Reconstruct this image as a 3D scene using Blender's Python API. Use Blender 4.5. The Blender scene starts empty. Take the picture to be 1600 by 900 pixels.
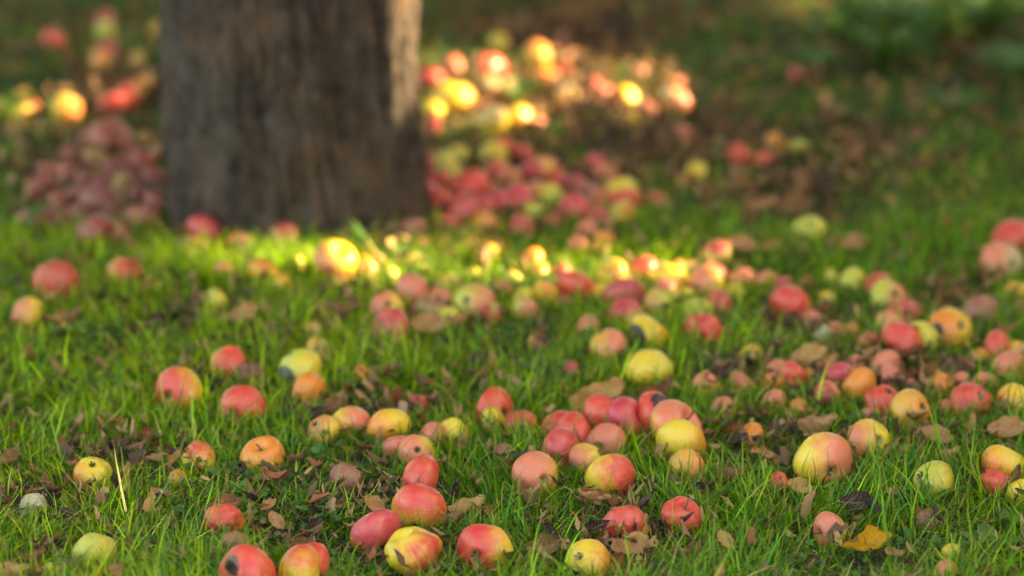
import bpy, math, random
import numpy as np
from mathutils import Vector, Matrix

R = math.radians
rng = np.random.default_rng(11)
random.seed(5)
sc = bpy.context.scene
col = sc.collection

# ------------------------------------------------------------------ camera
F_PX, TILT, CAM_H = 4667.0, R(15.57), 1.434          # focal length in 1600-px units
CT, ST = math.cos(TILT), math.sin(TILT)
cam_d = bpy.data.cameras.new('camera')
cam = bpy.data.objects.new('camera', cam_d); col.objects.link(cam)
cam.location = (0, 0, CAM_H); cam.rotation_euler = (R(90) - TILT, 0, 0)
cam_d.sensor_width = 36; cam_d.lens = F_PX * 36 / 1600
cam_d.clip_start = 0.05; cam_d.clip_end = 2000
cam_d.dof.use_dof = True; cam_d.dof.focus_distance = 4.15; cam_d.dof.aperture_fstop = 1.9
sc.camera = cam

# ------------------------------------------------------------------ light
SUN_EL, SUN_BACK = R(25), R(7)                       # low sun from the right, a little behind the trunk
SUN = Vector((math.cos(SUN_BACK) * math.cos(SUN_EL), math.sin(SUN_BACK) * math.cos(SUN_EL), math.sin(SUN_EL)))
w = bpy.data.worlds.new('World'); sc.world = w; w.use_nodes = True
nt = w.node_tree; bg = nt.nodes['Background']
sky = nt.nodes.new('ShaderNodeTexSky'); sky.sky_type = 'NISHITA'; sky.sun_disc = False
sky.sun_elevation = SUN_EL; sky.sun_rotation = R(83); sky.air_density = 1.0; sky.dust_density = 3.0; sky.ozone_density = 0.4
nt.links.new(sky.outputs[0], bg.inputs[0]); bg.inputs[1].default_value = 0.075
sl = bpy.data.lights.new('sun', 'SUN'); sl.energy = 2.5; sl.angle = R(0.8); sl.color = (1.0, 0.85, 0.62)
so = bpy.data.objects.new('sun', sl); col.objects.link(so); so.rotation_euler = SUN.to_track_quat('Z', 'Y').to_euler()
so.location = (8, 8, 8)
vs = sc.view_settings
vs.view_transform = 'Standard'; vs.look = 'None'; vs.gamma = 1.0; vs.use_curve_mapping = False
vs.exposure = 3.85
vs.use_white_balance = True; vs.white_balance_temperature = 9000; vs.white_balance_tint = 5
sc.cycles.use_denoising = True
sc.cycles.max_bounces = 6; sc.cycles.transparent_max_bounces = 4
sc.cycles.sample_clamp_indirect = 6

# ------------------------------------------------------------------ noise and placing
def hash2(ix, iy, s):
    h = (ix * 374761393 + iy * 668265263 + s * 2147483647) & 0xffffffff
    h = ((h ^ (h >> 13)) * 1274126177) & 0xffffffff
    return ((h ^ (h >> 16)) & 0xffff) / 65535.0
def vnoise(x, y, s=0):
    x = np.asarray(x, float); y = np.asarray(y, float)
    ix = np.floor(x).astype(np.int64); iy = np.floor(y).astype(np.int64)
    fx = x - ix; fy = y - iy; fx = fx*fx*(3-2*fx); fy = fy*fy*(3-2*fy)
    a = hash2(ix, iy, s); b = hash2(ix+1, iy, s); c = hash2(ix, iy+1, s); d = hash2(ix+1, iy+1, s)
    return (a*(1-fx)+b*fx)*(1-fy) + (c*(1-fx)+d*fx)*fy
def fbm(x, y, s=0, o=3):
    v = 0; a = 1; t = 0
    for i in range(o):
        v = v + a*vnoise(np.asarray(x)*2**i, np.asarray(y)*2**i, s+i*7); t += a; a *= .5
    return v/t
def height(x, y):
    return (fbm(np.asarray(x)*1.6, np.asarray(y)*1.6, 3, 3) - .5) * .035
def ray(px, py):
    dx, dy = (px-800)/F_PX, (450-py)/F_PX
    return Vector((dx, CT + dy*ST, -ST + dy*CT))      # depth component 1 along the axis
def at(px, py, up=0.0):
    d = ray(px, py); z = 0.0
    for _ in range(3):
        k = (CAM_H - up - z)/(-d.z); x, y = d.x*k, d.y*k; z = float(height(x, y))
    return Vector((x, y, z + up)), k
def to_px(x, y, z=0.0):
    dep = y*CT + (CAM_H - z)*ST
    return 800 + F_PX*x/dep, 450 + F_PX*(-(y*ST) + (CAM_H - z)*CT)/dep

# ------------------------------------------------------------------ object helpers
def tag(o, label=None, cat=None, group=None, kind=None):
    if label: o['label'] = label
    if cat: o['category'] = cat
    if group: o['group'] = group
    if kind: o['kind'] = kind
    return o
def link(name, me, mat=None, parent=None, loc=None):
    o = bpy.data.objects.new(name, me); col.objects.link(o)
    if mat and me and not me.materials: me.materials.append(mat)
    if parent: o.parent = parent
    if loc is not None: o.location = loc
    return o
def mesh_np(name, V, Q, smooth=True, tint=None):
    me = bpy.data.meshes.new(name); V = np.asarray(V, np.float32); Q = np.asarray(Q, np.int32)
    n = Q.shape[1]
    me.vertices.add(len(V)); me.vertices.foreach_set('co', V.ravel())
    me.loops.add(Q.size); me.loops.foreach_set('vertex_index', Q.ravel())
    me.polygons.add(len(Q)); me.polygons.foreach_set('loop_start', np.arange(0, Q.size, n, dtype=np.int32))
    me.update(calc_edges=True)
    if smooth: me.polygons.foreach_set('use_smooth', np.ones(len(Q), bool))
    if tint is not None:
        a = me.attributes.new('tint', 'FLOAT_COLOR', 'POINT')
        t = np.ones((len(V), 4), np.float32); t[:, :3] = tint; a.data.foreach_set('color', t.ravel())
    return me
def grid_quads(nu, nv, wrap=False):
    q = []
    for j in range(nv-1):
        for i in range(nu if wrap else nu-1):
            i2 = (i+1) % nu
            q.append((j*nu+i, j*nu+i2, (j+1)*nu+i2, (j+1)*nu+i))
    return q
def tube(pts, rad, n=8):
    V = []; pts = [Vector(p) for p in pts]
    for k, p in enumerate(pts):
        t = (pts[min(k+1, len(pts)-1)] - pts[max(k-1, 0)]).normalized()
        a = t.orthogonal().normalized() if k == 0 else (a - t*a.dot(t)).normalized()
        b = t.cross(a)
        for i in range(n):
            f = 2*math.pi*i/n; V.append(p + (a*math.cos(f) + b*math.sin(f))*rad[k])
    q = grid_quads(n, len(pts), True)
    c = len(V); V.append(pts[-1] + (pts[-1]-pts[-2]).normalized()*rad[-1]*.6)
    q += [(len(pts)*n-n+i, len(pts)*n-n+(i+1) % n, c, c) for i in range(n)]
    return V, q
def mesh_q(name, V, q, smooth=True):
    me = bpy.data.meshes.new(name); me.from_pydata([tuple(v) for v in V], [], [tuple(dict.fromkeys(f)) for f in q]); me.update()
    if smooth: me.polygons.foreach_set('use_smooth', [True]*len(me.polygons))
    return me

# ------------------------------------------------------------------ materials
class NB:
    def __init__(s, name):
        s.m = bpy.data.materials.new(name); s.m.use_nodes = True; s.t = s.m.node_tree
        s.p = s.t.nodes['Principled BSDF']; s.out = s.t.nodes['Material Output']
    def n(s, typ, **kw):
        x = s.t.nodes.new(typ)
        for k, v in kw.items():
            if k.startswith('i_'): x.inputs[k[2:].replace('_', ' ')].default_value = v
            else: setattr(x, k, v)
        return x
    def l(s, a, b): s.t.links.new(a, b)
    def math(s, op, a, b=None, clamp=False):
        x = s.n('ShaderNodeMath', operation=op, use_clamp=clamp)
        for i, v in enumerate((a, b)):
            if v is None: continue
            if isinstance(v, (int, float)): x.inputs[i].default_value = v
            else: s.l(v, x.inputs[i])
        return x.outputs[0]
    def mix(s, f, a, b, mode='MIX'):
        x = s.n('ShaderNodeMix', data_type='RGBA', blend_type=mode)
        for sock, v in ((x.inputs[0], f), (x.inputs[6], a), (x.inputs[7], b)):
            if isinstance(v, (int, float)): sock.default_value = v
            elif isinstance(v, tuple): sock.default_value = (*v, 1)
            else: s.l(v, sock)
        return x.outputs[2]
    def ramp(s, f, *stops):
        x = s.n('ShaderNodeValToRGB'); e = x.color_ramp.elements
        while len(e) < len(stops): e.new(.5)
        for k, (p, c) in enumerate(stops):
            e[k].position = p; e[k].color = (*c, 1) if isinstance(c, tuple) else (c, c, c, 1)
        s.l(f, x.inputs[0]); return x.outputs[0]
    def noise(s, vec, scale, detail=3, rough=.5):
        x = s.n('ShaderNodeTexNoise'); x.inputs['Scale'].default_value = scale
        x.inputs['Detail'].default_value = detail; x.inputs['Roughness'].default_value = rough
        if vec is not None: s.l(vec, x.inputs['Vector'])
        return x.outputs[0]
    def bump(s, h, strength, dist):
        x = s.n('ShaderNodeBump'); x.inputs['Strength'].default_value = strength; x.inputs['Distance'].default_value = dist
        s.l(h, x.inputs['Height']); s.l(x.outputs[0], s.p.inputs['Normal'])

def mat_apple():
    b = NB('apple_skin')
    tc = b.n('ShaderNodeTexCoord'); ob = tc.outputs['Object']
    def A(name, out='Vector'):
        x = b.n('ShaderNodeAttribute', attribute_type='OBJECT', attribute_name=name); return x.outputs[out]
    info = b.n('ShaderNodeObjectInfo')
    off = b.n('ShaderNodeVectorMath', operation='ADD'); b.l(ob, off.inputs[0])
    sc_ = b.n('ShaderNodeVectorMath', operation='SCALE'); b.l(info.outputs['Random'], sc_.inputs['Scale']); sc_.inputs[0].default_value = (31, 17, 23)
    b.l(sc_.outputs[0], off.inputs[1]); v = off.outputs[0]
    nrm = b.n('ShaderNodeVectorMath', operation='NORMALIZE'); b.l(ob, nrm.inputs[0])
    def dot(name):
        d = b.n('ShaderNodeVectorMath', operation='DOT_PRODUCT'); b.l(nrm.outputs[0], d.inputs[0]); b.l(A(name), d.inputs[1]); return d.outputs['Value']
    # meridian streaks: noise stretched from stem to calyx
    sep = b.n('ShaderNodeSeparateXYZ'); b.l(nrm.outputs[0], sep.inputs[0])
    ang = b.math('ARCTAN2', sep.outputs[1], sep.outputs[0])
    cb = b.n('ShaderNodeCombineXYZ'); b.l(b.math('COSINE', ang), cb.inputs[0]); b.l(b.math('SINE', ang), cb.inputs[1])
    b.l(b.math('ADD', b.math('MULTIPLY', sep.outputs[2], .12), b.math('MULTIPLY', info.outputs['Random'], 40)), cb.inputs[2])
    streak = b.noise(cb.outputs[0], 9, 4, .7)
    big = b.noise(v, 1.6, 4, .6)
    e = b.math('MULTIPLY', dot('blush_dir'), .68)
    e = b.math('ADD', e, b.math('MULTIPLY', b.math('SUBTRACT', big, .5), .9))
    e = b.math('ADD', e, b.math('MULTIPLY', b.math('SUBTRACT', streak, .5), .75))
    e = b.math('ADD', e, b.math('SUBTRACT', b.math('MULTIPLY', A('cover', 'Fac'), 1.30), .40))
    f = b.ramp(e, (-.02, 0.0), (.66, 1.0))
    dk = b.noise(v, 2.6, 3, .5)
    bl = b.mix(b.ramp(dk, (.35, 0.), (.7, .55)), A('blush_col', 'Color'), b.mix(.6, A('blush_col', 'Color'), (.80, .27, .07)))
    c = b.mix(f, b.mix(b.ramp(b.noise(v, 1.1, 2), (.35, 0.), (.65, .45)), A('base_col', 'Color'), (.66, .44, .06)), bl)
    # lenticels, scab specks, rot, stem-bowl russet
    vo = b.n('ShaderNodeTexVoronoi'); vo.inputs['Scale'].default_value = 13; b.l(v, vo.inputs['Vector'])
    lt = b.ramp(vo.outputs['Distance'], (.03, .45), (.07, 0.))
    c = b.mix(lt, c, (.72, .55, .28))
    v2 = b.n('ShaderNodeTexVoronoi'); v2.inputs['Scale'].default_value = 2.2; b.l(v, v2.inputs['Vector'])
    c = b.mix(b.math('MULTIPLY', b.ramp(v2.outputs['Distance'], (.045, .85), (.085, 0.)), b.ramp(big, (.4, 0.), (.5, 1.))), c, (.07, .035, .02))
    c = b.mix(b.math('MULTIPLY', b.ramp(b.noise(v, 7, 5, .7), (.56, 0.), (.72, .55)), 1.0), c, (.42, .24, .09))
    dull = A('dull', 'Fac')
    c = b.mix(b.math('MULTIPLY', dull, b.ramp(b.noise(v, 2.3, 4, .65), (.3, .25), (.62, 1.))), c, (.17, .085, .05))
    rr = b.math('ADD', dot('rot_dir'), b.math('MULTIPLY', b.math('SUBTRACT', b.noise(v, 5, 3), .5), .12))
    rm = b.ramp(b.math('ADD', rr, A('rot', 'Fac')), (.975, 0.), (1.0, 1.))
    c = b.mix(rm, c, b.mix(b.noise(v, 9, 3), (.02, .012, .014), (.10, .05, .05)))
    rho = b.math('SQRT', b.math('ADD', b.math('POWER', sep.outputs[0], 2), b.math('POWER', sep.outputs[1], 2)))
    bowl = b.math('ADD', rho, b.math('MULTIPLY', b.noise(v, 6, 3), .12))
    c = b.mix(b.ramp(bowl, (.22, .85), (.38, 0.)), c, (.20, .15, .05))
    b.l(c, b.p.inputs['Base Color'])
    b.l(b.math('ADD', b.ramp(b.noise(v, 4, 4), (.3, .30), (.7, .46)), b.math('MULTIPLY', dull, .2)), b.p.inputs['Roughness'])
    b.p.inputs['Subsurface Weight'].default_value = .12
    b.p.inputs['Subsurface Radius'].default_value = (.012, .006, .003); b.p.inputs['Subsurface Scale'].default_value = 1
    b.p.inputs['Specular IOR Level'].default_value = .5; b.p.inputs['Coat Weight'].default_value = .10; b.p.inputs['Coat Roughness'].default_value = .22
    b.bump(b.math('ADD', b.noise(v, 5, 5, .6), b.math('MULTIPLY', b.noise(v, 22, 3), b.math('ADD', b.math('MULTIPLY', dull, .8), .12))), .35, .003)
    return b.m

def mat_simple(name, c1, c2, scale=30, rough=.8, trans=0.0, bump=.3, tint=False, dist=.002):
    b = NB(name); tc = b.n('ShaderNodeTexCoord'); ob = tc.outputs['Object']
    nz = b.noise(ob, scale, 5, .65)
    c = b.mix(b.ramp(nz, (.3, 0.), (.7, 1.)), c1, c2)
    if tint:
        a = b.n('ShaderNodeAttribute', attribute_type='GEOMETRY', attribute_name='tint')
        c = b.mix(b.ramp(nz, (.3, 0.), (.75, .5)), a.outputs['Color'], b.mix(.6, a.outputs['Color'], (.02, .015, .01)))
    b.l(c, b.p.inputs['Base Color']); b.p.inputs['Roughness'].default_value = rough
    if bump: b.bump(nz, bump, dist)
    if trans:
        t = b.n('ShaderNodeBsdfTranslucent'); b.l(c, t.inputs[0])
        m = b.n('ShaderNodeMixShader'); m.inputs[0].default_value = trans
        b.l(b.p.outputs[0], m.inputs[1]); b.l(t.outputs[0], m.inputs[2]); b.l(m.outputs[0], b.out.inputs[0])
    return b.m

def mat_grass():
    b = NB('grass_blade')
    a = b.n('ShaderNodeAttribute', attribute_type='GEOMETRY', attribute_name='tint'); c = a.outputs['Color']
    b.l(c, b.p.inputs['Base Color']); b.p.inputs['Roughness'].default_value = .42; b.p.inputs['Specular IOR Level'].default_value = .3
    t = b.n('ShaderNodeBsdfTranslucent'); b.l(b.mix(1., c, (1.3, 1.25, .5), 'MULTIPLY'), t.inputs[0])
    m = b.n('ShaderNodeMixShader'); m.inputs[0].default_value = .34
    b.l(b.p.outputs[0], m.inputs[1]); b.l(t.outputs[0], m.inputs[2]); b.l(m.outputs[0], b.out.inputs[0])
    return b.m

def mat_ground():
    b = NB('soil_and_thatch'); tc = b.n('ShaderNodeTexCoord'); g = tc.outputs['Object']
    n1 = b.noise(g, 3, 5, .6); n2 = b.noise(g, 60, 6, .7); n3 = b.noise(g, 14, 4, .6)
    soil = b.mix(b.ramp(n2, (.3, 0.), (.7, 1.)), (.018, .013, .009), (.085, .058, .036))
    c = b.mix(b.ramp(n1, (.42, 0.), (.62, .8)), soil, b.mix(b.ramp(n3, (.3, 0.), (.7, 1.)), (.012, .028, .007), (.03, .055, .014)))
    b.l(c, b.p.inputs['Base Color']); b.p.inputs['Roughness'].default_value = .95
    b.bump(b.math('ADD', n2, n3), .8, .02)
    return b.m

def mat_bark():
    b = NB('apple_bark'); tc = b.n('ShaderNodeTexCoord'); g = tc.outputs['Object']
    mp = b.n('ShaderNodeMapping'); mp.inputs['Scale'].default_value = (1, 1, .85); b.l(g, mp.inputs['Vector']); v = mp.outputs[0]
    n1 = b.noise(v, 38, 8, .72); n2 = b.noise(v, 9, 4, .6); n3 = b.noise(g, 5, 4, .6); n4 = b.noise(g, 16, 5, .7)
    c = b.mix(b.ramp(n1, (.32, 0.), (.68, 1.)), (.012, .008, .006), (.125, .078, .054))
    c = b.mix(b.ramp(n2, (.5, 0.), (.72, .6)), c, (.17, .135, .115))
    c = b.mix(b.ramp(n3, (.52, 0.), (.66, .55)), c, (.19, .095, .045))
    c = b.mix(b.ramp(n4, (.58, 0.), (.70, .6)), c, (.13, .13, .08))
    b.l(c, b.p.inputs['Base Color']); b.p.inputs['Roughness'].default_value = .8
    b.bump(b.math('ADD', n1, b.math('MULTIPLY', n2, 1.5)), 1.0, .02)
    return b.m

M_APPLE = mat_apple(); M_GRASS = mat_grass(); M_BARK = mat_bark()
M_STEM = mat_simple('apple_stem', (.05, .03, .015), (.16, .10, .05), 40)
M_CALYX = mat_simple('dry_calyx', (.02, .015, .01), (.09, .065, .035), 60)
M_LEAF = mat_simple('foliage_leaf', (.03, .07, .015), (.06, .12, .02), 8, .5, .35, 0)
M_LITTER = mat_simple('leaf_litter', (.2, .1, .05), (.3, .2, .1), 60, .8, .15, .3, True)
M_WEED = mat_simple('weed_leaf', (.07, .16, .03), (.12, .22, .045), 25, .45, .35, .4)
M_COVER = mat_simple('ground_cover_leaf', (.04, .10, .02), (.08, .15, .03), 20, .5, .3, 0, True)

# ------------------------------------------------------------------ ground
def bulk_ground():
    xs = np.concatenate([np.linspace(-400, -6, 12), np.linspace(-5.5, 5.5, 150), np.linspace(6, 400, 12)])
    ys = np.concatenate([np.linspace(-200, 0, 6), np.linspace(.5, 14, 190), np.linspace(15, 600, 14)])
    X, Y = np.meshgrid(xs, ys)
    Z = height(X, Y)
    V = np.stack([X.ravel(), Y.ravel(), Z.ravel()], 1)
    o = link('ground', mesh_np('ground', V, grid_quads(len(xs), len(ys))), mat_ground()); tag(o, kind='structure')
bulk_ground()

# ------------------------------------------------------------------ trunk
TR = 0.230
tp, tk = at(462, 345)
TX, TY = tp.x, tp.y
def make_tree():
    root = bpy.data.objects.new('apple_tree', None); col.objects.link(root); root.location = (TX, TY, 0)
    tag(root, 'old apple tree with a thick dark brown furrowed trunk in the lawn', 'tree')
    nu, nv = 300, 330
    a = np.linspace(0, 2*np.pi, nu, endpoint=False); z = np.linspace(-.08, 2.0, nv)
    A, Z = np.meshgrid(a, z)
    ca, sa = np.cos(A), np.sin(A)
    def n3(fr, fz, s):                                # seamless around the trunk: blend of two planar noises
        return .5*fbm(ca*fr + Z*fz*.31 + 9, Z*fz + sa*fr*.6, s, 3) + .5*fbm(sa*fr + 4 - Z*fz*.27, Z*fz + ca*fr*.6 + 3, s+3, 3)
    r = TR*(1 + .035*np.cos(2*A+.6) + .025*np.cos(3*A+1.9+Z*.7)) + .018*np.exp(-np.maximum(Z, 0)/.09)*(.75+.6*np.cos(5*A+.4)+.3*np.cos(8*A+2))
    ridge = 1-np.abs(2*n3(5.5, 1.6, 21)-1)
    r = r + .034*(ridge**2.2-.55) + .030*(1-np.abs(2*n3(13, 6.5, 41)-1)-.6) + .022*(n3(34, 20, 61)-.5) + .010*(n3(60, 45, 71)-.5)
    r = r - .012
    V = np.stack([(r*ca).ravel(), (r*sa).ravel(), Z.ravel()], 1)
    link('trunk', mesh_np('trunk', V, grid_quads(nu, nv, True)), M_BARK, root)
    limbs = []
    for k in range(6):
        ang = k*1.05+.3; d = Vector((math.cos(ang), math.sin(ang), 0))
        up = .55 + .35*random.random(); L = 2.5
        pts = [Vector((0, 0, 1.85)) + d*.05]
        for j in range(1, 7):
            t = j/6
            pts.append(Vector((0, 0, 1.85)) + d*(L*t) + Vector((random.uniform(-.08, .08), random.uniform(-.08, .08), up*L*t*(1-.25*t))))
        Vt, q = tube(pts, [.11*(1-.8*j/6) for j in range(7)], 12)
        link('limb', mesh_q('limb', Vt, q), M_BARK, root); limbs.append(pts)
        for s in range(3):
            p0 = pts[2+s]; dd = Vector((random.uniform(-1, 1), random.uniform(-1, 1), random.uniform(.1, .9))).normalized()
            sp = [p0 + dd*(.22*j) + Vector((0, 0, .02*j*j)) for j in range(5)]
            Vt, q = tube(sp, [.035*(1-.2*j) for j in range(5)], 6)
            link('branch', mesh_q('branch', Vt, q), M_BARK, root); limbs.append(sp)
    # crown: leaf clumps round the outer limbs
    C = []
    for pts in limbs:
        for p in pts[2:]:
            for _ in range(3): C.append(np.array(p) + rng.normal(0, .22, 3))
    C = np.array(C); n = 75000
    P = C[rng.integers(0, len(C), n)] + rng.normal(0, .26, (n, 3)); P[:, 2] = np.maximum(P[:, 2], 1.75 + rng.random(n)*.2)
    Pw = P + np.array([TX, TY, 0]); keep = ~lit(Pw); P = P[keep]
    me = leaf_cloud('crown', P, .105)
    o = link('crown', me, M_LEAF, root)

# where the low sun gets through: ground ellipses (photo pixels of the lit patches) and the trunk's right edge
LIT = [(450, 418, 225, 46, .84), (700, 420, 170, 42, .75), (965, 440, 200, 38, .95), (1085, 445, 70, 22, 1.), (740, 150, 100, 62, .9), (880, 145, 120, 52, .85), (1020, 160, 90, 42, 1.), (800, 215, 120, 25, .6),
       (75, 185, 75, 38, 1.), (1480, -45, 200, 115, .8), (1330, 10, 120, 60, .5), (130, 590, 190, 60, .45), (1450, 520, 100, 30, .18), (-60, 330, 60, 40, .5)]
def lit(P):
    k = (P[:, 2]-.04)/SUN.z
    gx = P[:, 0]-SUN.x*k; gy = P[:, 1]-SUN.y*k
    px, py = to_px(gx, gy)
    wob = fbm(gx*5, gy*5, 77, 2)
    cell = vnoise(gx*9, gy*14, 91)
    m = np.zeros(len(P), bool)
    for cx, cy, rx, ry, pr in LIT:
        d = ((px-cx)/rx)**2 + ((py-cy)/ry)**2
        m |= (d < 1.25*(wob*1.3+.35)) & (cell < (pr if pr > .8 else pr*.9)) & (gy > 0)
    rel = P[:, :2]-np.array([TX, TY])
    u = rel[:, 0]*math.sin(SUN_BACK) - rel[:, 1]*math.cos(SUN_BACK)
    s = rel[:, 0]*math.cos(SUN_BACK) + rel[:, 1]*math.sin(SUN_BACK)
    H = P[:, 2] - s*math.tan(SUN_EL)
    m &= ~((np.abs(u) < .245) & (H > .01) & (s > 0))      # the trunk itself stops these rays
    hi = .19 + .04*(vnoise(H*14, H*0, 5)-.5)
    m |= (u > -.22) & (u < hi) & (H > .12) & (H < 1.0) & (s > .3)
    return m
def leaf_cloud(name, P, size, flat=None):
    n = len(P)
    d = rng.normal(0, 1, (n, 3)); d /= np.linalg.norm(d, axis=1)[:, None]
    e = np.cross(d, rng.normal(0, 1, (n, 3))); e /= np.linalg.norm(e, axis=1)[:, None]
    f = np.cross(d, e); s = (size*(.6+.8*rng.random(n)))[:, None]
    # folded leaf: tip, two sides, stalk + midrib
    V = np.stack([P - d*s*.5, P + e*s*.27 + f*s*.07, P + d*s*.5, P - e*s*.27 + f*s*.07], 1).reshape(-1, 3)
    i = np.arange(n)*4
    T = np.concatenate([np.stack([i, i+1, i+2], 1), np.stack([i, i+2, i+3], 1)])
    return mesh_np(name, V, T, False)
make_tree()
def added_shade_tree(x, y, rz, label):  # unseen tree copies added behind to shade the rear lawn
    src = bpy.data.objects['apple_tree']
    c = src.copy(); col.objects.link(c); c.location = (x, y, 0); c.rotation_euler.z = rz; c['label'] = label
    for ch in list(src.children):
        k = ch.copy(); col.objects.link(k); k.parent = c
added_shade_tree(-2.4, 10.6, 1.3, 'added unseen apple tree standing behind the old trunk')
added_shade_tree(2.9, 11.4, 2.6, 'second added unseen apple tree, behind the weedy corner')
added_shade_tree(.4, 13.6, .6, 'third added unseen apple tree, farther off between the other two')
added_shade_tree(-6.0, 9.2, 2.0, 'fourth added unseen apple tree, beyond the dark apple heap')

# added unseen foliage beyond the right edge: blocks sun, gaps cut for the lit patches
def make_added_hedge():
    root = bpy.data.objects.new('added_hedge', None); col.objects.link(root); root.location = (0, 0, 0)
    tag(root, 'added unseen leafy screen shading the lawn from the low sun, beyond the fallen apples', 'added_hedge')
    sx, sy = math.cos(SUN_BACK), math.sin(SUN_BACK); bx, by = -sy, sx
    cx, cy = .3+sx*4.6, 5.6+sy*4.6
    n = 210000
    t = rng.uniform(-6.5, 5.6, n); d = rng.normal(0, .35, n); z = rng.random(n)**.9*(4.6+.5*np.sin(t*1.3))
    P = np.stack([cx+bx*t+sx*d, cy+by*t+sy*d, z+.05], 1)
    P = P[~lit(P)]
    link('foliage', leaf_cloud('foliage', P, .115), M_LEAF, root)
    for k in range(16):
        t = -6.2+k*.78+random.uniform(-.2, .2); x, y = cx+bx*t, cy+by*t
        Q = [Vector((x, y, -.05)), Vector((x+.05, y, 1.2)), Vector((x-.05, y+.08, 2.5)), Vector((x, y, 3.9))]
        if lit(np.array([[x, y, zz] for zz in np.linspace(.2, 3.8, 40)])).mean() > .15: Q = Q[:2]
        Vt, q = tube(Q, [.05, .04, .03, .012][:len(Q)], 8); link('stem', mesh_q('stem', Vt, q), M_BARK, root)
make_added_hedge()

# ------------------------------------------------------------------ apples
def apple_mesh(seed, lump=0., wrinkle=0., flat=.86):
    r_ = np.random.default_rng(seed); nu, nv = 56, 40
    ph = np.linspace(0, math.pi, nv); ph = ph + .22*np.sin(2*ph)*-1*.5
    th = np.linspace(0, 2*np.pi, nu, endpoint=False)
    PH, TH = np.meshgrid(ph, th, indexing='ij')
    rho = np.sin(PH); z = np.cos(PH)*flat
    rho = rho*(1 + .09*np.cos(PH) - .05*np.cos(2*PH))
    dip_t = np.exp(-(np.sin(PH)/.30)**2)*(PH < 1.57); dip_b = np.exp(-(np.sin(PH)/.24)**2)*(PH > 1.57)
    z = z - .40*dip_t + .20*dip_b
    p = r_.random(6)*6.28
    lob = 1 + .022*np.cos(5*TH+p[0])*(.4+.6*(PH/np.pi)) + .03*np.cos(TH+p[1]) + .025*np.cos(2*TH+p[2])*np.sin(PH) + .018*np.cos(3*TH+p[3])
    x = rho*np.cos(TH)*lob; y = rho*np.sin(TH)*lob
    z = z*(1+.06*np.cos(TH+p[4])*np.sin(PH)) + .07*np.cos(TH+p[5])*rho
    V = np.stack([x.ravel(), y.ravel(), z.ravel()], 1)
    V += V*(((fbm(V[:, 0]*1.7+V[:, 2]*.9+seed, V[:, 1]*1.7-V[:, 2]*1.1+seed*3, seed, 1)-.5)*(.06+lump*.7))[:, None])
    if lump: V[:, 0] -= lump*.85*np.exp(-((V[:, 1]/.8)**2))*np.exp(-((V[:, 2]-.05)/.42)**2)*np.clip(V[:, 0]*1.6, 0, 1)
    if wrinkle: V *= (1 + wrinkle*(np.abs(fbm(V[:, 0]*5+V[:, 2]*2+9, V[:, 1]*5-V[:, 2]*3, seed+9, 3)-.5)*2-.3))[:, None]
    # close poles
    V[:nu] = V[:nu].mean(0); V[-nu:] = V[-nu:].mean(0)
    return mesh_np('apple', V, grid_quads(nu, nv, True))
FRESH = [apple_mesh(s, flat=f) for s, f in ((1, .86), (2, .9), (3, .82), (4, .88), (5, .84), (6, .92))]
KIDNEY = apple_mesh(11, .26); LUMPY = apple_mesh(12, .12); WRINK = [apple_mesh(21, .12, .13, .8), apple_mesh(22, .15, .17, .78)]
for m_ in FRESH + [KIDNEY, LUMPY] + WRINK: m_.materials.append(M_APPLE)
Vs, qs = tube([(0, 0, .42), (.03, 0, .62), (.08, .02, .82), (.17, .03, .98)], [.035, .03, .032, .05], 7)
STEM = mesh_q('stem', Vs, qs); STEM.materials.append(M_STEM)
def calyx_mesh():
    V, q = tube([(0, 0, -.52), (0, 0, -.66), (0, 0, -.70)], [.10, .085, .05], 10); V = list(V); q = list(q)
    for k in range(5):
        a = k*1.2566; c, s = math.cos(a), math.sin(a); n = len(V)
        for r, w_, z in ((.07, .045, -.64), (.14, .05, -.74), (.17, .012, -.84)):
            V += [Vector((c*r-s*w_, s*r+c*w_, z)), Vector((c*r+s*w_, s*r-c*w_, z))]
        q += [(n, n+1, n+3, n+2), (n+2, n+3, n+5, n+4)]
    return mesh_q('calyx', V, q)
CALYX = calyx_mesh(); CALYX.materials.append(M_CALYX)
BASE = dict(Y=(.84, .55, .045), G=(.52, .52, .07), C=(.62, .48, .24), O=(.74, .36, .06), W=(.50, .50, .36))
BLUSH = dict(R=(.70, .045, .045), K=(.60, .035, .075), P=(.76, .19, .12), A=(.80, .23, .035), N=(.36, .12, .08))
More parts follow.
